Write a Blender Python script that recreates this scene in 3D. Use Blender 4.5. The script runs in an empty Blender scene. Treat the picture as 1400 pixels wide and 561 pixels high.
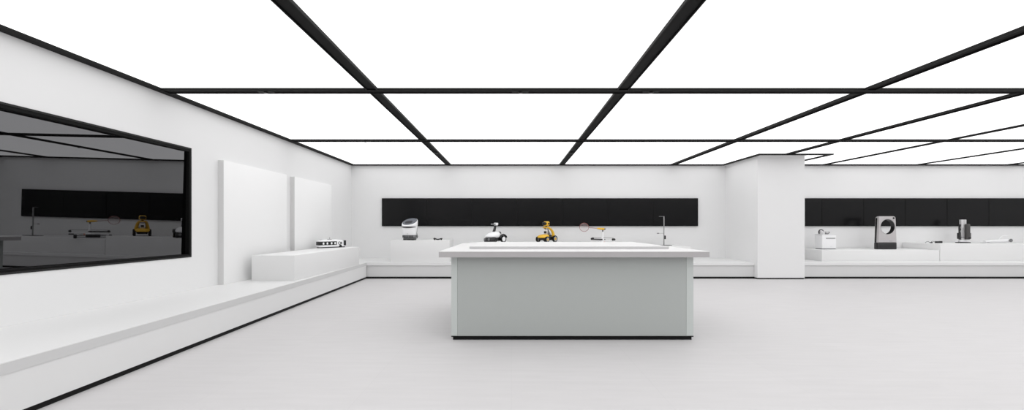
import bpy, bmesh, math, random
from mathutils import Vector, Matrix, Euler
random.seed(4)
S = bpy.context.scene
COL = S.collection
EYE = 1.34; CEIL = 3.14
WL = -4.67; WB = 12.17; WR = 16.6; WF = -4.6

# ------------------------------------------------------------------ materials
def mat(name, col, rough=.5, metal=0., emit=0., spec=.5, noise=0., nscale=6., bump=0., coat=0.):
    m = bpy.data.materials.new(name); m.use_nodes = True
    nt = m.node_tree; b = nt.nodes['Principled BSDF']
    b.inputs['Base Color'].default_value = (*col, 1)
    b.inputs['Roughness'].default_value = rough
    b.inputs['Metallic'].default_value = metal
    b.inputs['Specular IOR Level'].default_value = spec
    b.inputs['Coat Weight'].default_value = coat
    if emit:
        b.inputs['Emission Color'].default_value = (1, 1, 1, 1)
        b.inputs['Emission Strength'].default_value = emit
    tc = nt.nodes.new('ShaderNodeTexCoord')
    n = nt.nodes.new('ShaderNodeTexNoise'); n.inputs['Scale'].default_value = nscale
    n.inputs['Detail'].default_value = 4
    nt.links.new(tc.outputs['Object'], n.inputs['Vector'])
    if noise:
        mx = nt.nodes.new('ShaderNodeMix'); mx.data_type = 'RGBA'
        mx.inputs['A'].default_value = (*[c*(1-noise) for c in col], 1)
        mx.inputs['B'].default_value = (*[min(1, c*(1+noise)) for c in col], 1)
        nt.links.new(n.outputs['Fac'], mx.inputs['Factor'])
        nt.links.new(mx.outputs['Result'], b.inputs['Base Color'])
    if bump:
        bp = nt.nodes.new('ShaderNodeBump'); bp.inputs['Strength'].default_value = bump
        bp.inputs['Distance'].default_value = .002
        nt.links.new(n.outputs['Fac'], bp.inputs['Height'])
        nt.links.new(bp.outputs['Normal'], b.inputs['Normal'])
    return m

def floor_mat():
    m = mat('pale_grey_floor', (.60, .585, .59), rough=.5, spec=.18)
    nt = m.node_tree; b = nt.nodes['Principled BSDF']
    tc = nt.nodes.new('ShaderNodeTexCoord')
    br = nt.nodes.new('ShaderNodeTexBrick')
    br.offset = 0.0
    br.inputs['Scale'].default_value = 1.0
    br.inputs['Brick Width'].default_value = 1.2
    br.inputs['Row Height'].default_value = 1.2
    br.inputs['Mortar Size'].default_value = .0022
    br.inputs['Mortar Smooth'].default_value = .3
    br.inputs['Color1'].default_value = (.595, .583, .588, 1)
    br.inputs['Color2'].default_value = (.583, .571, .576, 1)
    br.inputs['Mortar'].default_value = (.555, .545, .55, 1)
    nt.links.new(tc.outputs['Object'], br.inputs['Vector'])
    mp = nt.nodes.new('ShaderNodeMapping'); mp.inputs['Scale'].default_value = (.8, 6, 1)
    mp.inputs['Rotation'].default_value = (0, 0, .35)
    nt.links.new(tc.outputs['Object'], mp.inputs['Vector'])
    n = nt.nodes.new('ShaderNodeTexNoise'); n.inputs['Scale'].default_value = 2.5; n.inputs['Detail'].default_value = 7
    nt.links.new(mp.outputs['Vector'], n.inputs['Vector'])
    r = nt.nodes.new('ShaderNodeValToRGB')
    r.color_ramp.elements[0].position = .3; r.color_ramp.elements[0].color = (.955, .955, .955, 1)
    r.color_ramp.elements[1].position = .7; r.color_ramp.elements[1].color = (1, 1, 1, 1)
    nt.links.new(n.outputs['Fac'], r.inputs['Fac'])
    mx = nt.nodes.new('ShaderNodeMix'); mx.data_type = 'RGBA'; mx.blend_type = 'MULTIPLY'
    mx.inputs['Factor'].default_value = 1
    nt.links.new(br.outputs['Color'], mx.inputs['A']); nt.links.new(r.outputs['Color'], mx.inputs['B'])
    nt.links.new(mx.outputs['Result'], b.inputs['Base Color'])
    return m

M = dict(
    wall=mat('white_wall_paint', (.79, .79, .792), .7, spec=.1, noise=.006, nscale=1.2),
    floor=floor_mat(),
    plinth=mat('white_plinth_lacquer', (.76, .76, .76), .5, spec=.3, noise=.004),
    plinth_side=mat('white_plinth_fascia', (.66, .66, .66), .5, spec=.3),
    edging=mat('grey_board_edging', (.66, .655, .655), .5, spec=.2),
    board=mat('bright_white_board', (.87, .87, .87), .55, spec=.25),
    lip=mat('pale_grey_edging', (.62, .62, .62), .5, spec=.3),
    box=mat('white_display_box', (.775, .775, .775), .55, spec=.3, noise=.004),
    front=mat('rear_wall_paint', (.50, .50, .50), .7, spec=.2),
    membrane=mat('luminous_membrane', (.3, .3, .3), .8, emit=1.34, spec=.1),
    bar=mat('charcoal_ceiling_profile', (.016, .016, .016), .75, spec=.1),
    black=mat('matt_black', (.006, .006, .006), .55, spec=.25),
    kick=mat('black_kickboard', (.004, .004, .004), .6, spec=.2),
    screen=mat('dark_screen_panel', (.0045, .0045, .005), .2, spec=.2, noise=.12, nscale=3),
    seam=mat('screen_seam', (.005, .005, .005), .5, spec=.2),
    mirror=mat('smoked_mirror_glass', (.118, .118, .122), .012, metal=1.),
    frame=mat('black_frame_metal', (.004, .004, .004), .6, spec=.12),
    frame_edge=mat('grey_frame_metal', (.022, .022, .022), .55, spec=.2),
    slab=mat('white_counter_top', (.74, .735, .735), .4, spec=.35),
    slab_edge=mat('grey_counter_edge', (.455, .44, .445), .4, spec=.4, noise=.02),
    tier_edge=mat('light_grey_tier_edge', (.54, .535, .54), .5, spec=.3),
    glass_panel=mat('grey_green_back_painted_glass', (.435, .457, .446), .22, spec=.35, noise=.012, nscale=1.5),
    glass_edge=mat('pale_green_glass_edge', (.565, .597, .583), .2, spec=.4),
    white=mat('white_plastic', (.86, .86, .87), .3, spec=.5),
    offwhite=mat('offwhite_plastic', (.72, .72, .73), .4, spec=.4),
    dark=mat('black_plastic', (.012, .012, .013), .35, spec=.45),
    rubber=mat('black_rubber', (.010, .010, .010), .7, spec=.2, bump=.4, nscale=60),
    grey=mat('grey_plastic', (.17, .17, .175), .4, spec=.5),
    slate=mat('slate_screen', (.10, .11, .13), .5, spec=.5),
    navy=mat('dark_display', (.008, .009, .014), .4, spec=.3),
    yellow=mat('yellow_plastic', (.80, .47, .035), .35, spec=.45),
    silver=mat('brushed_silver', (.50, .48, .485), .4, metal=.15, spec=.5, noise=.03, nscale=20),
    steel=mat('steel', (.33, .33, .33), .3, metal=.6),
    graphite=mat('graphite_plastic', (.06, .056, .056), .4, spec=.5),
    pale=mat('pale_silver_rim', (.55, .55, .56), .4, spec=.5),
    lightsilver=mat('light_silver', (.60, .59, .60), .32, metal=.3),
    red=mat('dull_red_paint', (.30, .09, .08), .4),
    string=mat('racket_string', (.62, .50, .50), .5),
    orange=mat('orange_plastic', (.75, .2, .06), .4),
)

# ------------------------------------------------------------------ mesh helpers
def nb(): return bmesh.new()
def xf(bm, vs, mx):
    if mx is not None: bmesh.ops.transform(bm, matrix=mx, verts=vs)
def T(x, y, z): return Matrix.Translation((x, y, z))
def R(ax, deg): return Matrix.Rotation(math.radians(deg), 4, ax)
def box(bm, x0, x1, y0, y1, z0, z1, bev=0., seg=2, mx=None):
    r = bmesh.ops.create_cube(bm, size=1)
    vs = r['verts']
    bmesh.ops.scale(bm, vec=(x1-x0, y1-y0, z1-z0), verts=vs)
    bmesh.ops.translate(bm, vec=((x0+x1)/2, (y0+y1)/2, (z0+z1)/2), verts=vs)
    if bev:
        es = list({e for v in vs for e in v.link_edges})
        g = bmesh.ops.bevel(bm, geom=vs+es, offset=bev, segments=seg, profile=.5, affect='EDGES', clamp_overlap=True)
        vs = list({v for f in g['faces'] for v in f.verts} | {v for v in vs if v.is_valid})
    xf(bm, [v for v in vs if v.is_valid], mx)
    return bm
def ring_loft(bm, rings, cap=True, closed=False):
    rs = [[bm.verts.new(p) for p in r] for r in rings]
    n = len(rs[0]); k = len(rs)
    for i in range(k if closed else k-1):
        a, b = rs[i], rs[(i+1) % k]
        for j in range(n):
            try: bm.faces.new((a[j], a[(j+1) % n], b[(j+1) % n], b[j]))
            except ValueError: pass
    if cap and not closed:
        bm.faces.new(rs[0][::-1]); bm.faces.new(rs[-1])
    return bm
def sup(rx, ry, n, k=28):
    out = []
    for i in range(k):
        t = 2*math.pi*i/k; c, s = math.cos(t), math.sin(t)
        out.append((rx*math.copysign(abs(c)**(2/n), c), ry*math.copysign(abs(s)**(2/n), s)))
    return out
def loft(bm, secs, k=28, mx=None):
    """secs: (z, cx, cy, rx, ry, exponent) - superellipse sections stacked in z"""
    rings = [[Vector((cx+x, cy+y, z)) for x, y in sup(rx, ry, n, k)] for z, cx, cy, rx, ry, n in secs]
    if mx is not None: rings = [[mx @ p for p in r] for r in rings]
    return ring_loft(bm, rings)
def cyl(bm, r, z0, z1, mx=None, k=28, r2=None, bev=0.):
    r2 = r if r2 is None else r2
    if bev:
        secs = [(z0, 0, 0, r-bev, r-bev, 2), (z0+bev, 0, 0, r, r, 2), (z1-bev, 0, 0, r2, r2, 2), (z1, 0, 0, r2-bev, r2-bev, 2)]
    else: secs = [(z0, 0, 0, r, r, 2), (z1, 0, 0, r2, r2, 2)]
    return loft(bm, secs, k, mx)
def tube(bm, pts, r, k=10, closed=False, sx=1.):
    pts = [Vector(p) for p in pts]; n = len(pts); rings = []; prev = None
    for i, p in enumerate(pts):
        if closed: d = (pts[(i+1) % n]-pts[i-1])
        else: d = pts[min(i+1, n-1)]-pts[max(i-1, 0)]
        d.normalize()
        if prev is None:
            a = Vector((0, 0, 1)) if abs(d.z) < .9 else Vector((1, 0, 0))
            u = d.cross(a).normalized()
        else:
            u = (prev-d*prev.dot(d)).normalized()
        prev = u; w = d.cross(u)
        rr = r[i] if isinstance(r, (list, tuple)) else r
        rings.append([p+u*(rr*sx*math.cos(2*math.pi*j/k))+w*(rr*math.sin(2*math.pi*j/k)) for j in range(k)])
    return ring_loft(bm, rings, cap=not closed, closed=closed)
def arc(c, r, a0, a1, n, plane='xz', sy=1.):
    out = []
    for i in range(n+1):
        t = math.radians(a0+(a1-a0)*i/n); u, v = r*math.cos(t), r*sy*math.sin(t)
        out.append({'xz': (c[0]+u, c[1], c[2]+v), 'yz': (c[0], c[1]+u, c[2]+v), 'xy': (c[0]+u, c[1]+v, c[2])}[plane])
    return out
def bez(p0, p1, p2, n=12):
    p0, p1, p2 = map(Vector, (p0, p1, p2))
    return [(1-t)**2*p0+2*t*(1-t)*p1+t*t*p2 for t in [i/n for i in range(n+1)]]
def torus(bm, R0, r, mx=None, k=32, j=10):
    rings = []
    for i in range(k):
        t = 2*math.pi*i/k
        rings.append([Vector(((R0+r*math.cos(2*math.pi*q/j))*math.cos(t), (R0+r*math.cos(2*math.pi*q/j))*math.sin(t), r*math.sin(2*math.pi*q/j))) for q in range(j)])
    if mx is not None: rings = [[mx @ p for p in rr] for rr in rings]
    return ring_loft(bm, rings, closed=True)

def obj(name, bm, m, parent=None, smooth=True):
    bmesh.ops.recalc_face_normals(bm, faces=bm.faces[:])
    me = bpy.data.meshes.new(name); bm.to_mesh(me); bm.free()
    me.materials.append(M[m])
    if smooth:
        me.shade_smooth()
        try: me.set_sharp_from_angle(angle=math.radians(38))
        except Exception: pass
    o = bpy.data.objects.new(name, me); COL.objects.link(o)
    if parent: o.parent = parent
    return o
def thing(name, label, cat, loc=(0, 0, 0), rz=0., group=None):
    o = bpy.data.objects.new(name, None); COL.objects.link(o); o.empty_display_size = .1
    o.location = loc; o.rotation_euler = (0, 0, math.radians(rz)); o['label'] = label; o['category'] = cat
    if group: o['group'] = group
    return o
def tag(o, label, cat, group=None):
    o['label'] = label; o['category'] = cat
    if group: o['group'] = group
    return o
def struct(name, bm, m):
    o = obj(name, bm, m, smooth=False); o['kind'] = 'structure'; return o

# ------------------------------------------------------------------ room shell
b = nb(); box(b, WL-.3, WR+.3, WF-.3, WB+.3, -.1, 0); struct('floor', b, 'floor')
b = nb(); box(b, WL-.3, WR+.3, WF-.3, WB+.3, 3.20, 3.30); struct('ceiling', b, 'wall')
b = nb(); box(b, WL-.3, WR+.3, WB, WB+.3, 0, 3.2); struct('wall_back', b, 'wall')
b = nb(); box(b, WR, WR+.3, WF, WB, 0, 3.2); struct('wall_right', b, 'wall')
b = nb(); box(b, WL-.3, WR+.3, WF-.3, WF, 0, 3.2); struct('wall_front', b, 'front')
SY0, SY1, SZ0, SZ1 = 3.30, 6.05, .915, 2.463            # recess of the dark screen
b = nb()
box(b, WL-.3, WL, WF, SY0, 0, 3.2); box(b, WL-.3, WL, SY1, WB, 0, 3.2)
box(b, WL-.3, WL, SY0, SY1, 0, SZ0); box(b, WL-.3, WL, SY0, SY1, SZ1, 3.2)
box(b, WL-.3, WL-.16, SY0, SY1, SZ0, SZ1)
struct('wall_left', b, 'wall')
# boxed-out pier that reaches from the back wall to in front of the platform
b = nb(); box(b, 6.26, 7.46, 10.58, WB, .035, 3.2); o = struct('wall_pier', b, 'wall')
b = nb(); box(b, 6.275, 7.445, 10.595, WB, 0, .035); struct('baseboard_pier', b, 'kick')

# black ceiling profiles: a sunk plate between two hanging fins
tn = 0
def trim(bm, m='bar', fins=False):
    global tn
    tn += 1; o = struct('trim_%d' % tn, bm, m)
    if fins:                                   # every box after each plate is a black fin
        o.data.materials.append(M['kick'])
        for p in o.data.polygons:
            if p.index % 18 >= 6: p.material_index = 1
    return o
CROSS = [-4.06, -.87, 2.32, 5.51, 8.70]
LONG = [(-1.82, .15), (1.46, .15), (4.69, .15), (6.86, .13), (9.08, .075), (11.8, .07), (14.42, .07)]
HW = .075; ZP = 3.142; ZF = 3.122
for cy in CROSS:
    bm = nb()
    box(bm, WL, WR, cy-HW+.012, cy+HW-.012, ZP-.006, 3.2)
    box(bm, WL, WR, cy-HW, cy-HW+.012, ZF, 3.2); box(bm, WL, WR, cy+HW-.012, cy+HW, ZF, 3.2)
    trim(bm, fins=True)
rows = [WF, -4.06, -.87, 2.32, 5.51, 8.70, WB-.1]
for cx, w in LONG:
    bm = nb(); h = w/2; f = min(.012, w*.12)
    for i in range(6):
        y0 = rows[i]+(HW if i else 0); y1 = rows[i+1]-(HW if i < 5 else 0)
        if 6.2 < cx < 7 and i == 5: y1 = 10.35
        box(bm, cx-h+f, cx+h-f, y0, y1, ZP, 3.2)
        box(bm, cx-h, cx-h+f, y0, y1, ZF, 3.2); box(bm, cx+h-f, cx+h, y0, y1, ZF, 3.2)
    trim(bm, fins=w > .1)
bm = nb(); box(bm, WL, WL+.1, WF, WB, ZF, 3.2); trim(bm)
bm = nb(); box(bm, 6.215, 6.3, 10.40, WB, 3.14, 3.2); box(bm, 6.3, 7.46, 10.40, 10.58, 3.14, 3.2); box(bm, 7.46, 7.93, 10.40, 10.42, 3.14, 3.2); struct('ceiling_edge', bm, 'wall')
bm = nb(); box(bm, WL+.1, 6.14, WB-.1, WB, ZF, 3.2); box(bm, 8.0, WR, WB-.1, WB, ZF, 3.2); trim(bm)
bm = nb(); box(bm, 6.14, 6.215, 10.40, WB, ZF, 3.2); box(bm, 6.14, 8.0, 10.32, 10.40, ZF, 3.2)
box(bm, 7.93, 8.0, 10.42, WB, ZF, 3.2); trim(bm)

# luminous ceiling panels
xs = [WL+.1]+[c for c, w in LONG]+[WR]
hw = [0]+[w/2 for c, w in LONG]+[0]
ROWN = {3: ('near', 'front row'), 4: ('middle', 'middle row'), 5: ('far', 'back row')}
ORD = ['first', 'second', 'third', 'fourth', 'fifth', 'sixth', 'seventh', 'eighth']
for r in range(0, 6):
    for c in range(8):
        x0 = xs[c]+hw[c]; x1 = xs[c+1]-hw[c+1]
        y0 = rows[r]+(HW if r else 0); y1 = rows[r+1]-(HW if r < 5 else 0)
        bm = nb()
        if r == 5 and c == 3:
            box(bm, x0, 6.14, y0, y1, 3.152, 3.19); box(bm, 6.14, x1, y0, 10.32, 3.152, 3.19)
        elif r == 5 and c == 4:
            box(bm, x0, 8.0, y0, 10.32, 3.152, 3.19); box(bm, 8.0, x1, y0, y1, 3.152, 3.19); box(bm, 7.46, 7.93, 10.42, y1, 3.152, 3.19)
        else: box(bm, x0, x1, y0, y1, 3.152, 3.19)
        o = obj('ceiling_light', bm, 'membrane', smooth=False); o['kind'] = 'thing'
        vis = (r == 3 and c < 4) or (r == 4 and c < 6) or r == 5
        if vis:
            lab = 'glowing white ceiling panel, %s from left in the %s' % (ORD[c], ROWN[r][1])
        else:
            lab = 'glowing white ceiling panel outside the frame, overhead or to the right'
        tag(o, lab, 'ceiling light', 'luminous ceiling panels' if vis else 'luminous ceiling panels outside the frame')

# small black spot fixtures set in the profiles
def spot(x, y, label, al):
    t = thing('track_spotlight', label, 'spotlight', (x, y, ZP-.006), 0 if al == 'x' else 90, 'small spots in the black ceiling profiles')
    bm = nb(); box(bm, -.11, .11, -.032, .032, -.012, .004, .006); obj('housing', bm, 'black', t)
    bm = nb(); cyl(bm, .026, -.03, -.010, bev=.004); obj('lamp_head', bm, 'dark', t)
spot(.12, 5.51, 'small black spotlight in the near cross profile, just right of the frame centre', 'x')
spot(1.85, 5.51, 'small black spotlight in the near cross profile, right of its crossing with the long profile', 'x')
spot(-3.25, 5.51, 'small black spotlight in the near cross profile, leftmost near the left wall', 'x')
spot(-3.05, 8.70, 'small black spotlight in the middle cross profile near the left wall', 'x')
spot(-1.82, 10.1, 'small black spotlight in the left long profile close to the far wall', 'y')
spot(1.46, 10.1, 'small black spotlight in the right long profile close to the far wall', 'y')

# ------------------------------------------------------------------ dark screen in the left wall
t = thing('framed_screen', 'large dark reflective glass screen in a black frame sunk in left wall', 'screen', (WL, (SY0+SY1)/2, SZ0))
yc = (SY0+SY1)/2
def loc(bm): bmesh.ops.translate(bm, vec=(-WL, -yc, -SZ0), verts=bm.verts[:]); return bm
bm = nb()
d = .022
box(bm, WL-.16, WL+.004, SY0, SY0+d, SZ0, SZ1); box(bm, WL-.16, WL+.004, SY1-d, SY1, SZ0, SZ1)
box(bm, WL-.16, WL+.004, SY0+d, SY1-d, SZ0, SZ0+d); box(bm, WL-.16, WL+.004, SY0+d, SY1-d, SZ1-.036, SZ1)
obj('frame', loc(bm), 'frame', t, False)
bm = nb(); e = .02
for (a0, a1, c0, c1) in ((SY0-e, SY1+e, SZ1, SZ1+e), (SY0-e, SY1+e, SZ0-e, SZ0), (SY0-e, SY0, SZ0, SZ1), (SY1, SY1+e, SZ0, SZ1)):
    box(bm, WL, WL+.008, a0, a1, c0, c1)
obj('frame_edge', loc(bm), 'frame_edge', t, False)
PA, PB, PX = -.0165, -.015, -4.735
def px_(y, z): return PX-PA*(y-5.04)-PB*(z-1.34)
bm = nb(); rs = []
for off in (0, -.01):
    rs.append([Vector((px_(y, z)+off, y, z)) for y, z in ((SY0+d, SZ0+d), (SY1-d, SZ0+d), (SY1-d, SZ1-.036), (SY0+d, SZ1-.036))])
ring_loft(bm, rs); obj('glass_pane', loc(bm), 'mirror', t, False)

# boards on the left wall
for i, (y0, y1, lab) in enumerate(((6.63, 8.49, 'tall plain white wall board beside the dark screen, wider of the two'),
                                   (8.80, 10.61, 'tall plain white wall board nearer the far corner, behind the white display box'))):
    bm = nb(); box(bm, 0, .09, 0, y1-y0, 0, 2.40-.415, .004)
    o = obj('wall_board', bm, 'board'); o.location = (WL, y0, .415); tag(o, lab, 'wall panel', 'white boards on the left wall')
    bm = nb(); box(bm, .001, .089, -.006, .004, .002, 2.40-.417); obj('side_edge', bm, 'edging', o, False)

# ------------------------------------------------------------------ platforms along the walls
PH = .415; KB = .045
def prism(bm, pts, z0, z1):
    return ring_loft(bm, [[Vector((x, y, z)) for x, y in pts] for z in (z0, z1)])
# left platform: its front runs slightly out of parallel with the wall
def fx(y): return -3.45-(y-3.04)*(.27/7.66)
def fxo(y, o): return fx(y)-o
t = thing('display_platform', 'long low white platform along the left wall with black base line', 'platform', (WL, WF, 0))
def ll(bm): bmesh.ops.translate(bm, vec=(-WL, -WF, 0), verts=bm.verts[:]); return bm
YB = 10.70
def lp(o, yb=None):
    yb = WB
    return [(WL+.002, WF+.002), (fx(WF)-o, WF+.002), (fx(YB)-o, YB-.001), (WL+.002, YB-.001)]
bm = nb(); prism(bm, lp(.002), PH-.006, PH); obj('top', ll(bm), 'plinth', t, False)
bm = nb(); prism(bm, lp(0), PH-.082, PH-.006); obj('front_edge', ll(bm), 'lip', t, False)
bm = nb(); prism(bm, lp(.006), KB, PH-.082); obj('front_panel', ll(bm), 'plinth', t, False)
bm = nb(); prism(bm, lp(.016), 0, KB); obj('base', ll(bm), 'kick', t, False)
def platform(x0, x1, label):
    t = thing('display_platform', label, 'platform', (x0, YB, 0))
    w = x1-x0; d = WB-YB-.002
    bm = nb(); box(bm, 0, w, 0, d, PH-.075, PH, .003); obj('top', bm, 'plinth', t, False)
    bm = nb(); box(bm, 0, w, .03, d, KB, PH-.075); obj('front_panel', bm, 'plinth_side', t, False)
    bm = nb(); box(bm, 0, w, .01, d, 0, KB); obj('base', bm, 'kick', t, False)
platform(WL+.002, 6.258, 'low white platform along the far wall from the left corner to the pier')
platform(7.462, WR-.002, 'low white platform along the far wall to the right of the pier')

def dbox(x0, x1, y0, y1, z1, label):
    bm = nb(); box(bm, 0, x1-x0, 0, y1-y0, 0, z1-PH, .004)
    o = obj('display_box', bm, 'box'); o.location = (x0, y0, PH); tag(o, label, 'display box', 'white display boxes on the platforms')
ZL, ZC, ZD, ZE, ZG, ZH = .847, .98, .915, .82, .71, .876
dbox(-4.43, -3.70, 7.10, 10.12, ZL, 'long white display box on the left platform below the wall boards')
dbox(-3.14, -1.60, 10.80, 11.50, ZC, 'white display box at left of far wall under the white delivery robot')
dbox(-1.12, 1.43, 10.80, 11.75, ZD, 'white display box behind the counter carrying the yellow and white rovers')
dbox(1.45, 4.65, 10.80, 11.95, ZE, 'white display box behind the counter carrying the racket robot and thin post')
dbox(8.27, 11.40, 11.08, 12.12, ZG, 'lower white display box right of the pier under the silver ring device')
dbox(11.42, 15.6, 11.08, 12.16, ZH, 'higher white display box at the far right under the upright silver device')

# ------------------------------------------------------------------ dark strips on the back wall
def strip(x0, x1, seams, label):
    t = thing('wall_screen', label, 'screen', (x0, WB-.05, 1.352))
    bm = nb(); box(bm, 0, x1-x0, 0, .05, 0, .815); obj('frame', bm, 'seam', t, False)
    e = [x0]+seams+[x1]
    for a, c in zip(e, e[1:]):
        bm = nb(); box(bm, a-x0+.006, c-x0-.006, -.008, .002, .02, .797); obj('screen_panel', bm, 'screen', t, False)
strip(-3.77, 5.44, [-3.77+1.316*i for i in range(1, 7)], 'long black screen strip on the far wall, left of the pier')
strip(7.46, WR-.05, [9.04+1.215*i for i in range(0, 7)], 'long black screen strip on the far wall, right of the pier')

# ------------------------------------------------------------------ island counter
ix0, ix1, iy0, iy1 = -.709, 2.153, 4.92, 7.02
cz0, cz1 = .985, 1.054
t = thing('island_counter', 'big central counter with grey green glass front and overhanging white top', 'counter', ((ix0+ix1)/2, iy0, 0))
cx = (ix0+ix1)/2
def li(bm): bmesh.ops.translate(bm, vec=(-cx, -iy0, 0), verts=bm.verts[:]); return bm
bm = nb(); box(bm, ix0+.012, ix1-.012, iy0+.012, iy1-.012, .038, cz0); obj('body', li(bm), 'glass_panel', t, False)
bm = nb(); box(bm, ix0+.075, ix1-.085, iy0, iy0+.012, .046, cz0); obj('front_glass', li(bm), 'glass_panel', t, False)
for a, c in ((ix0, ix0+.073), (ix1-.083, ix1)):
    bm = nb(); box(bm, a, c, iy0-.001, iy0+.012, .046, cz0, .003); obj('glass_edge', li(bm), 'glass_edge', t, False)
bm = nb(); box(bm, ix0, ix1, iy0-.004, iy0+.012, .036, .046)
obj('lower_rail', li(bm), 'black', t, False)
bm = nb(); box(bm, ix0+.02, ix1-.02, iy0+.004, iy1-.02, 0, .036)
obj('base', li(bm), 'kick', t, False)
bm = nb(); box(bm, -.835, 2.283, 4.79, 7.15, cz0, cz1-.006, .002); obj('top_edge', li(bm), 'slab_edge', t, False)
bm = nb(); box(bm, -.833, 2.281, 4.792, 7.148, cz1-.006, cz1); obj('top', li(bm), 'slab', t, False)
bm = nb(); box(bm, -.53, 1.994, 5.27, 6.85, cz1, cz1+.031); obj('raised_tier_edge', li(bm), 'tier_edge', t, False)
bm = nb(); box(bm, -.529, 1.993, 5.271, 6.849, cz1+.031, cz1+.034); obj('raised_tier', li(bm), 'slab', t, False)

# ------------------------------------------------------------------ wheels
def wheel(parent, x, y, r, w, hub, spokes=0, side=1, tyre='rubber'):
    """axle along local x; outer side = sign(side)"""
    MX = T(x, y, r) @ R('Y', 90)
    bm = nb()
    rings = []
    prof = [(r*.70, -w/2), (r*.92, -w/2), (r, -w*.3), (r, w*.3), (r*.92, w/2), (r*.70, w/2)]
    k = 32
    for i in range(k):
        t_ = 2*math.pi*i/k
        rings.append([MX @ Vector((p*math.cos(t_), p*math.sin(t_), q)) for p, q in prof])
    ring_loft(bm, rings, closed=True)
    tr = obj('wheel', bm, tyre, parent)
    bm = nb()
    if spokes:
        torus(bm, r*.66, r*.10, MX @ T(0, 0, side*w*.3), 28, 8)
        cyl(bm, r*.26, -w*.42, w*.42, MX, 18)
        for i in range(spokes):
            a = 360*i/spokes
            box(bm, 0, r*.68, -r*.12, r*.12, -w*.12+side*w*.2, w*.12+side*w*.2, mx=MX @ R('Z', a))
    else:
        loft(bm, [(-w*.40, 0, 0, r*.72, r*.72, 2), (w*.40, 0, 0, r*.72, r*.72, 2)], 28, MX)
        loft(bm, [(min(side*w*.40, side*w*.52), 0, 0, r*(.5 if side < 0 else .7), r*(.5 if side < 0 else .7), 2),
                  (max(side*w*.40, side*w*.52), 0, 0, r*(.7 if side < 0 else .5), r*(.7 if side < 0 else .5), 2)], 28, MX)
    obj('rim', bm, hub, tr)
    return tr

# ------------------------------------------------------------------ yellow rover
t = thing('rover_robot', 'small yellow four wheeled rover robot with arched neck and camera head', 'robot', (.955, 11.34, ZD), -45)
for s in (-1, 1):
    wheel(t, s*.160, -.155, .080, .055, 'pale', 6, s)
    wheel(t, s*.165, .160, .092, .058, 'pale', 6, s)
    bm = nb(); cyl(bm, .030, 0, .012, T(s*.182, .160, .092) @ R('Y', 90*s)); obj('hub_cap', bm, 'yellow', t)
    bm = nb(); cyl(bm, .026, 0, .012, T(s*.178, -.155, .080) @ R('Y', 90*s)); obj('hub_cap', bm, 'yellow', t)
bm = nb(); loft(bm, [(.055, 0, .0, .11, .20, 4), (.10, 0, .0, .125, .22, 4), (.15, 0, .02, .11, .18, 4)]); obj('chassis', bm, 'dark', t)
bm = nb()
loft(bm, [(.120, 0, -.135, .150, .115, 2.6), (.150, 0, -.135, .165, .125, 2.4), (.180, 0, -.110, .145, .135, 2.3), (.202, 0, -.08, .105, .110, 2.2), (.212, 0, -.06, .05, .06, 2)])
obj('nose_cover', bm, 'yellow', t)
for s in (-1, 1):
    bm = nb()
    tube(bm, bez((s*.120, .150, .150), (s*.115, .165, .33), (s*.065, .0, .395), 12), [.052, .050, .047, .044, .042, .040, .038, .037, .036, .035, .034, .034, .034], 12, sx=.7)
    obj('side_arch', bm, 'yellow', t)
bm = nb(); loft(bm, [(.385, 0, -.015, .075, .060, 3), (.400, 0, -.02, .095, .075, 3), (.420, 0, -.01, .085, .062, 3)]); obj('shoulder_plate', bm, 'yellow', t)
bm = nb(); loft(bm, [(.17, 0, .09, .085, .05, 4), (.26, 0, .05, .06, .045, 4), (.37, 0, .0, .045, .035, 4)]); obj('inner_column', bm, 'grey', t)
bm = nb(); box(bm, -.10, .10, .03, .12, .155, .19, .012); box(bm, -.035, .035, -.062, -.03, .24, .30, .006); obj('seat_block', bm, 'dark', t)
bm = nb(); box(bm, -.055, .055, -.03, -.012, .21, .35, .006); obj('front_plate', bm, 'white', t)
bm = nb(); cyl(bm, .028, .40, .46); obj('neck', bm, 'dark', t)
bm = nb(); loft(bm, [(.445, 0, .0, .055, .058, 3), (.465, 0, .0, .075, .075, 3), (.540, 0, .005, .078, .075, 3), (.565, 0, .01, .06, .058, 2.6)]); hd = obj('head', bm, 'yellow', t)
bm = nb(); loft(bm, [(0, 0, 0, .062, .040, 3), (.055, 0, 0, .066, .046, 3), (.065, 0, 0, .055, .036, 3)], mx=T(0, -.045, .505) @ R('X', 90)); obj('visor', bm, 'dark', hd)
bm = nb(); cyl(bm, .022, 0, .012, T(0, -.108, .505) @ R('X', 90)); obj('lens', bm, 'navy', hd)
for s in (-1, 1):
    bm = nb(); cyl(bm, .026, 0, .014, T(s*.074, .0, .505) @ R('Y', 90*s)); obj('ear_disc', bm, 'dark', hd)
bm = nb(); box(bm, -.05, .05, -.03, .04, .562, .572, .004); obj('top_cap', bm, 'dark', hd)

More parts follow.
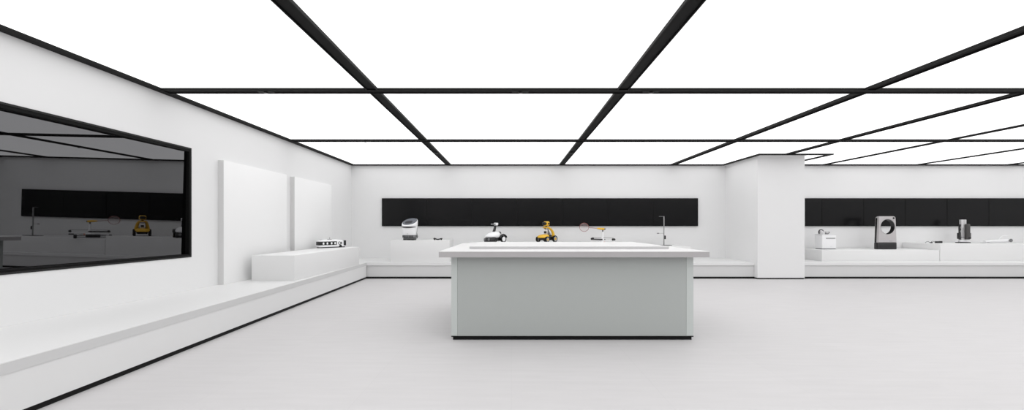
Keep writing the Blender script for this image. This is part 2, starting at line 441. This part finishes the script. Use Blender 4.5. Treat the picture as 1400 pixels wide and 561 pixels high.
# ------------------------------------------------------------------ white rover
t = thing('rover_robot', 'small white rover robot with black bumper and short black neck', 'robot', (-.447, 11.05, ZD), -45)
for s in (-1, 1):
    wheel(t, s*.165, .165, .094, .060, 'white', 0, s)
    wheel(t, s*.135, -.170, .052, .060, 'grey', 0, s, 'dark')
bm = nb(); loft(bm, [(.045, 0, -.03, .115, .20, 4), (.10, 0, -.02, .125, .20, 4), (.15, 0, .0, .11, .18, 4)]); obj('chassis', bm, 'dark', t)
bm = nb()
loft(bm, [(.012, 0, -.17, .165, .085, 3), (.06, 0, -.175, .175, .10, 3), (.12, 0, -.15, .165, .10, 2.6), (.165, 0, -.10, .13, .08, 2.5)]); bp = obj('front_bumper', bm, 'dark', t)
for s in (-1, 1):
    bm = nb(); cyl(bm, .034, 0, .02, T(s*.08, -.262, .088) @ R('X', 90), bev=.005); obj('sensor', bm, 'grey', bp)
bm = nb()
loft(bm, [(.135, 0, -.07, .135, .175, 2.6), (.165, 0, -.06, .165, .215, 2.5), (.205, 0, -.045, .165, .205, 2.4), (.250, 0, -.01, .135, .165, 2.3), (.285, 0, .03, .085, .11, 2.2), (.295, 0, .04, .04, .06, 2)])
obj('shell', bm, 'white', t)
for s in (-1, 1):
    bm = nb()
    tube(bm, arc((s*.165, .165, .094), .118, 20, 165, 12, 'yz'), .02, 10, sx=1.9); obj('mudguard', bm, 'dark', t)
bm = nb(); loft(bm, [(.235, 0, .12, .085, .09, 3), (.272, 0, .11, .08, .085, 3), (.29, 0, .10, .06, .07, 3)]); obj('rear_pad', bm, 'dark', t)
bm = nb(); tube(bm, [(0, -.03, .26), (0, 0, .34), (0, .03, .43), (0, .045, .465)], [.042, .036, .03, .026], 14); nk = obj('neck', bm, 'dark', t)
bm = nb(); box(bm, -.045, .045, .01, .10, .455, .525, .014, 3); hd = obj('head', bm, 'white', t)
bm = nb(); box(bm, -.04, .04, -.10, .012, .47, .505, .010, 3); obj('visor', bm, 'grey', hd)

# ------------------------------------------------------------------ racket robot + low chassis
t = thing('racket_robot', 'low white robot arm frame holding up a racket with yellow grip', 'robot', (2.50, 11.38, ZE), -55)
# local x runs along the frame (back left to front right)
bm = nb(); box(bm, -.33, .33, -.055, .055, .0, .055, .012); box(bm, -.10, .10, -.07, .07, .055, .12, .015); obj('base_frame', bm, 'white', t)
bm = nb(); box(bm, -.36, .04, -.062, -.045, .155, .185, .004); box(bm, -.36, .04, .045, .062, .155, .175, .004); obj('guide_rail', bm, 'dark', t)
bm = nb(); box(bm, -.40, .40, -.03, .03, .12, .15, .008); obj('slide_beam', bm, 'white', t)
for x in (-.385, .385):
    bm = nb(); cyl(bm, .030, -.045, .045, T(x, 0, .175) @ R('X', 90), bev=.006); obj('roller', bm, 'dark', t)
bm = nb(); tube(bm, [(-.39, 0, .21), (.39, 0, .215)], .006, 8); obj('tension_wire', bm, 'steel', t)
bm = nb(); cyl(bm, .016, -.05, .05, T(.36, 0, .095) @ R('Y', 90)); obj('foot_grip', bm, 'dark', t)
bm = nb(); box(bm, .08, .13, -.065, -.045, .07, .11, .006); obj('status_light', bm, 'orange', t)
bm = nb(); cyl(bm, .050, .10, .27, T(0, 0, 0), r2=.026); cyl(bm, .024, .27, .38); obj('mast', bm, 'white', t)
bm = nb(); tube(bm, [(0, 0, .365), (0, 0, .40), (.0, 0, .435)], [.014, .017, .012], 10); obj('clamp', bm, 'dark', t)
rk = bpy.data.objects.new('racket', None); COL.objects.link(rk); rk.parent = t
rk.location = (0, 0, .455); rk.rotation_euler = (0, math.radians(5), math.radians(30))   # racket lies across the view, head to the left
bm = nb(); tube(bm, [(.05, 0, 0), (-.06, 0, .0), (-.15, 0, 0)], [.030, .028, .018], 12); obj('grip', bm, 'yellow', rk)
bm = nb(); cyl(bm, .023, 0, .03, T(.045, 0, 0) @ R('Y', 90), bev=.004); obj('end_cap', bm, 'grey', rk)
bm = nb(); tube(bm, [(-.145, 0, 0), (-.39, 0, 0)], .0055, 8); obj('shaft', bm, 'red', rk)
bm = nb()
hp = [(-.52+.13*math.cos(a), 0, .118*math.sin(a)) for a in [2*math.pi*i/40 for i in range(40)]]
tube(bm, hp, .0055, 8, closed=True); obj('hoop', bm, 'red', rk)
bm = nb()
for i in range(-8, 9):
    u = i*.0145
    hgt = .118*math.sqrt(max(0, 1-(u/.13)**2))
    tube(bm, [(-.52+u, 0, -hgt), (-.52+u, 0, hgt)], .0011, 4)
    if abs(u) < .118:
        wd = .13*math.sqrt(max(0, 1-(u/.118)**2)); tube(bm, [(-.52-wd, 0, u), (-.52+wd, 0, u)], .0011, 4)
obj('strings', bm, 'string', rk)

t = thing('wheeled_chassis', 'low black wheeled chassis beside the racket robot, seen in the dark screen', 'robot', (1.97, 10.98, ZE), -50)
bm = nb(); box(bm, -.14, .14, -.06, .06, .022, .105, .02, 3); obj('body', bm, 'dark', t)
bm = nb(); 
for z in (.038, .075): tube(bm, [(-.33, 0, z), (.33, 0, z)], .010, 8)
obj('axle', bm, 'grey', t)
for s in (-1, 1): wheel(t, s*.335, 0, .054, .06, 'grey', 0, s, 'dark')
bm = nb(); box(bm, -.27, .27, -.05, .05, .103, .112, .004); obj('deck', bm, 'grey', t)

# ------------------------------------------------------------------ thin post
t = thing('slim_post', 'thin grey upright post with two short side arms and a black knob', 'stand', (4.18, 11.40, ZE))
bm = nb(); box(bm, -.21, .19, -.10, .10, 0, .012, .004); obj('base_plate', bm, 'dark', t)
bm = nb(); box(bm, -.011, .011, -.012, .012, .012, .80, .003); obj('post', bm, 'steel', t)
bm = nb(); box(bm, -.135, .012, -.009, .009, .792, .803, .002); obj('top_arm', bm, 'grey', t)
bm = nb(); tube(bm, [(-.01, -.0, .335), (-.13, 0, .335)], .0045, 8); a = obj('side_arm', bm, 'steel', t)
bm = nb(); tube(bm, [(-.125, 0, .335), (-.135, 0, .335), (-.185, 0, .335), (-.192, 0, .335)], [.006, .013, .013, .006], 10); obj('arm_tip', bm, 'grey', a)
bm = nb(); box(bm, .011, .048, -.02, .02, .175, .275, .008); obj('knob', bm, 'black', t)

# ------------------------------------------------------------------ delivery robot
t = thing('delivery_robot', 'upright white delivery robot with tilted oval screen and black ribbed bumper', 'robot', (-2.70, 11.08, ZC), -8)
bm = nb()
for x in (-.11, 0, .11): box(bm, x-.035, x+.035, -.11, .10, 0, .035, .008)
obj('foot', bm, 'dark', t)
bm = nb()
loft(bm, [(.028, 0, 0, .16, .13, 3), (.045, 0, 0, .175, .145, 3), (.060, 0, 0, .15, .12, 3), (.070, 0, 0, .18, .15, 3), (.115, 0, 0, .185, .155, 3), (.135, 0, 0, .175, .145, 3)]); bmp = obj('bumper', bm, 'grey', t)
for i in range(7):
    bm = nb(); x = -.135+.045*i; box(bm, x-.006, x+.006, -.160, -.13, .068, .13, .002); obj('rib', bm, 'dark', bmp)
bm = nb()
loft(bm, [(.130, 0, 0, .168, .140, 3), (.18, 0, .0, .178, .15, 2.8), (.28, 0, .0, .190, .16, 2.6), (.36, 0, .005, .202, .165, 2.4)]); sh = obj('body', bm, 'white', t)
# tilted head: sections sheared so the screen slopes down towards the front
bm = nb(); rings = []
for z, rx, ry, tl in ((.352, .200, .164, 0), (.375, .207, .175, .15), (.40, .210, .180, .38), (.424, .206, .176, .52), (.436, .195, .165, .55)):
    rings.append([Vector((x, y+.0, z+tl*(y+.10)+.12*tl*x)) for x, y in sup(rx, ry, 2.2, 36)])
ring_loft(bm, rings); hd = obj('head', bm, 'white', t)
bm = nb(); rings = []
for z, rx, ry in ((.434, .190, .160), (.441, .188, .158)):
    rings.append([Vector((x, y, z+.55*(y+.10)+.066*x)) for x, y in sup(rx, ry, 2.2, 36)])
ring_loft(bm, rings); obj('oval_screen', bm, 'slate', hd)
bm = nb(); rings = []
for z, rx, ry in ((.440, .100, .062), (.444, .098, .060)):
    rings.append([Vector((x-.02, y-.03, z+.55*(y+.07)+.066*x)) for x, y in sup(rx, ry, 3, 36)])
ring_loft(bm, rings); obj('display', bm, 'navy', hd)
bm = nb(); rings = []
for i in range(17):
    a = math.radians(205+130*i/16)
    c = Vector((.207*math.cos(a), .172*math.sin(a), .352-.012*math.sin(math.pi*i/16)))
    n_ = Vector((math.cos(a), math.sin(a), 0))
    h_ = .006+.012*math.sin(math.pi*i/16)
    rings.append([c-n_*.01+Vector((0, 0, -h_)), c+n_*.006+Vector((0, 0, -h_)), c+n_*.006+Vector((0, 0, h_)), c-n_*.01+Vector((0, 0, h_))])
ring_loft(bm, rings); obj('visor_strip', bm, 'dark', hd)
bm = nb(); tube(bm, [(.196, .03, .42), (.190, .03, .28), (.182, .03, .19), (.192, .02, .14), (.205, .02, .10), (.19, .02, .05)], [.006, .006, .006, .012, .018, .012], 8); obj('side_rail', bm, 'grey', t)
bm = nb(); box(bm, -.02, .01, -.156, -.14, .165, .172); obj('charge_slot', bm, 'grey', t)

# small black clip
t = thing('curved_clip', 'tiny black curved clip lying beside the white delivery robot', 'accessory', (-1.955, 11.10, ZC))
bm = nb()
tube(bm, [(-.115, 0, .028), (-.09, -.01, .042), (-.06, -.02, .032), (-.02, -.03, .018), (.02, -.03, .018), (.055, -.02, .030), (.085, -.01, .034), (.115, 0, .044)],
     [.016, .024, .017, .018, .018, .016, .020, .014], 10); obj('band', bm, 'dark', t)
bm = nb(); 
bm.free()
for x in (-.09, .09):
    bm = nb(); cyl(bm, .018, 0, .022, T(x, 0, 0)); obj('pad', bm, 'dark', t)

# ------------------------------------------------------------------ train-like white device on the left box
dirv = math.degrees(math.atan2(.50, .42))
t = thing('low_white_machine', 'low white machine with black window band on the left display box', 'machine', (-4.215, 9.74, ZL), dirv)
L = .315
bm = nb(); loft(bm, [(0, 0, 0, L, .075, 6), (.022, 0, 0, L+.004, .079, 6)]); obj('base', bm, 'dark', t)
bm = nb()
loft(bm, [(.022, 0, 0, L-.004, .074, 8), (.155, 0, 0, L-.004, .074, 8), (.175, -.04, 0, L-.06, .066, 7), (.190, -.06, 0, L-.12, .05, 5)]); bd = obj('body', bm, 'white', t)
bm = nb(); box(bm, -L-.002, .10, -.080, .080, .064, .148, .006); wb = obj('window_band', bm, 'dark', t)
for x in (-.22, -.13, -.03, .055):
    bm = nb(); loft(bm, [(-.085, 0, 0, .019, .026, 2.6), (.085, 0, 0, .019, .026, 2.6)], mx=T(x, 0, .104) @ R('X', 90)); obj('porthole', bm, 'white', wb)
bm = nb(); torus(bm, .030, .006, T(.165, -.077, .104) @ R('X', 90)); obj('ring', bm, 'dark', t)
bm = nb(); box(bm, .20, .225, -.080, -.07, .08, .135, .003); obj('slot', bm, 'grey', t)
bm = nb(); box(bm, L-.045, L+.010, -.085, .085, .045, .165, .006); obj('end_plate', bm, 'dark', t)
bm = nb(); loft(bm, [(0, 0, 0, .06, .055, 3), (.05, 0, 0, .03, .05, 3)], mx=T(.19, -.028, .018)); obj('wedge', bm, 'dark', t)
bm = nb(); box(bm, -.26, -.20, -.04, .04, .175, .192, .004); obj('roof_vent', bm, 'grey', t)
bm = nb(); box(bm, -.08, .0, -.03, .03, .188, .200, .004); obj('roof_vent', bm, 'grey', t)
bm = nb(); cyl(bm, .004, .20, .245, T(-.035, 0, 0)); obj('antenna', bm, 'grey', t)

# ------------------------------------------------------------------ right boxes: items
t = thing('boxy_appliance', 'white boxy appliance with a dark slot, standing next to the pier', 'appliance', (8.77, 11.62, ZG), 7)
bm = nb(); box(bm, -.21, .215, -.11, .11, .0, .022, .006); obj('base', bm, 'grey', t)
bm = nb(); box(bm, -.215, .22, -.12, .12, .022, .405, .014, 3); obj('body', bm, 'white', t)
bm = nb(); box(bm, -.225, .225, -.125, .125, .405, .418, .004); obj('lid', bm, 'offwhite', t)
bm = nb(); box(bm, -.10, .185, -.125, -.115, .296, .316, .002); obj('slot', bm, 'grey', t)
bm = nb(); box(bm, .03, .09, -.123, -.115, .075, .084); obj('badge', bm, 'offwhite', t)
Ztop = ZG+.418
t = thing('small_kettle', 'tiny white jug with black arched handle on the boxy appliance', 'jug', (8.64, 11.60, Ztop))
bm = nb(); loft(bm, [(0, 0, 0, .045, .045, 2), (.02, 0, 0, .050, .050, 2), (.08, 0, 0, .045, .045, 2), (.10, 0, 0, .03, .03, 2)]); obj('body', bm, 'lightsilver', t)
bm = nb(); tube(bm, arc((-.005, 0, .055), .068, 20, 215, 14, 'xz', 1.05), .012, 10); obj('handle', bm, 'dark', t)
bm = nb(); box(bm, -.01, .115, -.02, .02, .135, .147, .004); obj('lid', bm, 'offwhite', t)
t = thing('small_cup', 'tiny pale cup with black base, right of the jug on the appliance', 'cup', (8.805, 11.62, Ztop))
bm = nb(); cyl(bm, .042, 0, .018, bev=.004); obj('base', bm, 'dark', t)
bm = nb(); loft(bm, [(.018, 0, 0, .040, .040, 2), (.075, 0, 0, .048, .048, 2)]); obj('body', bm, 'lightsilver', t)
bm = nb(); tube(bm, arc((.045, 0, .045), .026, -80, 80, 10, 'xz'), .008, 8); obj('handle', bm, 'dark', t)

# silver ring device
t = thing('ring_speaker', 'tall tapered silver device with round hole through it and black base', 'device', (10.38, 11.55, ZG))
Wb, Wt, D = .262, .225, .07
hz, hr = .625, .196
bm = nb()
k = 64; outer = []; N = k
z0, z1 = .185, .915
# outline (front view) sampled by angle about the hole centre so hole and outline can be bridged
def outline(a):
    dx, dz = math.cos(a), math.sin(a); lo, hi = 0, 2
    def inside(x, z):
        if z < z0 or z > z1: return False
        w = Wb+(Wt-Wb)*(z-0)/(z1); rr = .045
        if abs(x) > w: return False
        if z > z1-rr and abs(x) > w-rr: return (abs(x)-(w-rr))**2+(z-(z1-rr))**2 <= rr*rr
        return True
    for _ in range(40):
        m_ = (lo+hi)/2
        if inside(dx*m_+.012, hz+dz*m_): lo = m_
        else: hi = m_
    return dx*lo+.012, hz+dz*lo
angs = sorted([2*math.pi*i/N for i in range(N)]+[math.atan2(z0-hz, -Wb-.004+.0), math.atan2(z0-hz, Wb-.020)], key=lambda a: a % (2*math.pi))
bevd = .02
def ringpts(scale, y): return [Vector((.0+(outline(a)[0])*scale, y, hz+(outline(a)[1]-hz)*scale)) for a in angs]
def holepts(r, y): return [Vector((.012+r*math.cos(a), y, hz+r*1.06*math.sin(a))) for a in angs]
rings = [holepts(hr, -D+.01), holepts(hr+.01, -D), ringpts(.965, -D), ringpts(.995, -D+.012), ringpts(1, -D+.03), ringpts(1, D-.03), ringpts(.965, D), holepts(hr+.01, D), holepts(hr, D-.01)]
vr = [[bm.verts.new(p) for p in r] for r in rings]; n = len(angs)
for i in range(len(vr)-1):
    for j in range(n): bm.faces.new((vr[i][j], vr[i][(j+1) % n], vr[i+1][(j+1) % n], vr[i+1][j]))
bm2 = bm; shell = obj('housing', bm2, 'silver', t)
bm = nb()
a_ = [bm.verts.new(p) for p in holepts(hr, -D+.01)]; b_ = [bm.verts.new(p) for p in holepts(hr, D-.01)]
c_ = [bm.verts.new(p) for p in holepts(hr-.004, D-.01)]; d_ = [bm.verts.new(p) for p in holepts(hr-.004, -D+.01)]
for p, q in ((a_, b_), (b_, c_), (c_, d_), (d_, a_)):
    for j in range(n): bm.faces.new((p[j], p[(j+1) % n], q[(j+1) % n], q[j]))
obj('hole_lining', bm, 'dark', t)
bm = nb(); loft(bm, [(0, 0, 0, Wb-.006, D-.004, 8), (.012, 0, 0, Wb+.004, D+.004, 8), (.178, 0, 0, Wb+.003, D+.003, 8), (.188, 0, 0, Wb-.004, D-.003, 8)], 40); obj('base', bm, 'dark', t)
bm = nb(); cyl(bm, .026, -.004, .006, T(.165, -D-.001, .862) @ R('X', 90), bev=.002); obj('button', bm, 'black', t)
bm = nb(); box(bm, .05, .13, -D-.002, -D+.003, .225, .232); obj('badge', bm, 'grey', t)
bm = nb()
for sgn in (-1,):
    xs_ = [(z, sgn*(Wb+(Wt-Wb)*z/z1)) for z in (.19, .5, .87)]
    rings = [[Vector((x-.004, -.005, z)), Vector((x+.01, -.005, z)), Vector((x+.01, .045, z)), Vector((x-.004, .045, z))] for z, x in xs_]
    ring_loft(bm, rings)
obj('side_grille', bm, 'black', t)

# cable gadget
t = thing('cable_gadget', 'small black plug with a thin looping lead on the far right box', 'cable', (11.90, 11.65, ZH))
bm = nb(); box(bm, -.03, .10, -.03, .03, 0, .055, .016, 3); box(bm, .085, .15, -.032, .032, 0, .06, .016, 3); obj('plug', bm, 'dark', t)
bm = nb(); tube(bm, bez((-.02, 0, .03), (-.12, .03, .08), (-.14, 0, .025), 8)+bez((-.14, 0, .025), (-.17, -.01, .006), (-.20, -.02, .006), 4)[1:]+bez((-.20, -.02, .006), (-.24, 0, .09), (-.31, 0, .010), 8)[1:], .006, 8); obj('lead', bm, 'grey', t)
bm = nb(); box(bm, -.17, -.115, -.02, .02, 0, .03, .010); obj('clip', bm, 'dark', t)

# upright device on stand
t = thing('upright_machine', 'upright silver machine with dark cylinders on both sides on black base plate', 'machine', (12.75, 11.75, ZH))
bm = nb(); box(bm, -.165, .165, -.055, .055, 0, .026, .006); obj('base_plate', bm, 'dark', t)
bm = nb(); box(bm, -.11, .11, -.045, .045, .026, .085, .02, 3); obj('foot', bm, 'white', t)
bm = nb(); box(bm, -.075, .07, -.035, .035, .085, .66, .012, 3); cm = obj('column', bm, 'lightsilver', t)
bm = nb(); box(bm, -.045, -.03, -.040, -.030, .16, .43, .003); obj('slot', bm, 'grey', cm)
bm = nb(); box(bm, -.008, .0, -.038, -.030, .10, .66, .001); obj('groove', bm, 'steel', cm)
bm = nb(); cyl(bm, .056, .10, .535, T(.062, -.060, 0), bev=.014); obj('dark_cylinder', bm, 'graphite', t)
bm = nb(); cyl(bm, .030, 0, .016, T(.062, -.115, .145) @ R('X', 90)); obj('valve', bm, 'dark', t)
bm = nb(); tube(bm, [(-.115, -.02, .10), (-.115, -.02, .28), (-.125, -.02, .33), (-.11, -.02, .38), (-.125, -.02, .43), (-.105, -.02, .52)], [.024, .024, .016, .028, .018, .026], 12); obj('side_handle', bm, 'dark', t)
for x, m_ in ((-.160, 'dark'), (.158, 'graphite')):
    bm = nb(); cyl(bm, .028, .115, .285, T(x, -.03, 0), bev=.010); w_ = obj('side_roller', bm, m_, t)
bm = nb(); tube(bm, [(-.16, -.03, .16), (.158, -.03, .16)], .012, 8); obj('axle', bm, 'grey', t)

# white wearable with grey knob
t = thing('white_headset', 'thin white device with curved band and grey round knob, far right', 'device', (13.70, 11.72, ZH))
bm = nb(); box(bm, -.40, .42, -.09, .09, 0, .010, .004); obj('tray', bm, 'offwhite', t)
bm = nb(); loft(bm, [(-.38, 0, 0, .022, .030, 2.5), (-.15, .01, 0, .032, .045, 2.5), (.15, .02, 0, .045, .05, 2.5), (.33, .025, 0, .035, .04, 2.5)], mx=T(0, 0, .045) @ R('Y', 90) @ R('Z', 180)); obj('body', bm, 'white', t)
bm = nb(); tube(bm, bez((.05, .02, .07), (.12, .02, .26), (.32, .02, .19), 12), .010, 8); obj('band', bm, 'white', t)
bm = nb(); tube(bm, [(.33, 0, .09), (.44, 0, .12)], .006, 8); obj('lever', bm, 'offwhite', t)
bm = nb(); cyl(bm, .048, 0, .02, T(.30, -.05, .075) @ R('X', 90), bev=.005); obj('knob', bm, 'grey', t)
bm = nb(); box(bm, -.36, -.31, -.02, .02, .010, .055, .006); obj('peg', bm, 'offwhite', t)
bm = nb(); box(bm, -.27, -.24, -.02, .02, .010, .06, .006); obj('peg', bm, 'offwhite', t)

# ------------------------------------------------------------------ world, camera, view
w = bpy.data.worlds.new('World'); S.world = w; w.use_nodes = True
w.node_tree.nodes['Background'].inputs['Color'].default_value = (.8, .8, .8, 1)
w.node_tree.nodes['Background'].inputs['Strength'].default_value = .3
cd = bpy.data.cameras.new('Camera'); cam = bpy.data.objects.new('Camera', cd); COL.objects.link(cam)
cam.location = (0, 0, EYE); cam.rotation_euler = (math.radians(90), 0, 0)
cd.sensor_width = 36; cd.lens = 36*569/1400; cd.shift_x = .0007; cd.shift_y = 29.5/1400
cd.clip_start = .05; cd.clip_end = 100
S.camera = cam
S.view_settings.view_transform = 'Standard'; S.view_settings.look = 'None'
S.view_settings.gamma = 1; S.view_settings.exposure = 0; S.view_settings.use_curve_mapping = False
S.cycles.max_bounces = 10; S.cycles.diffuse_bounces = 6
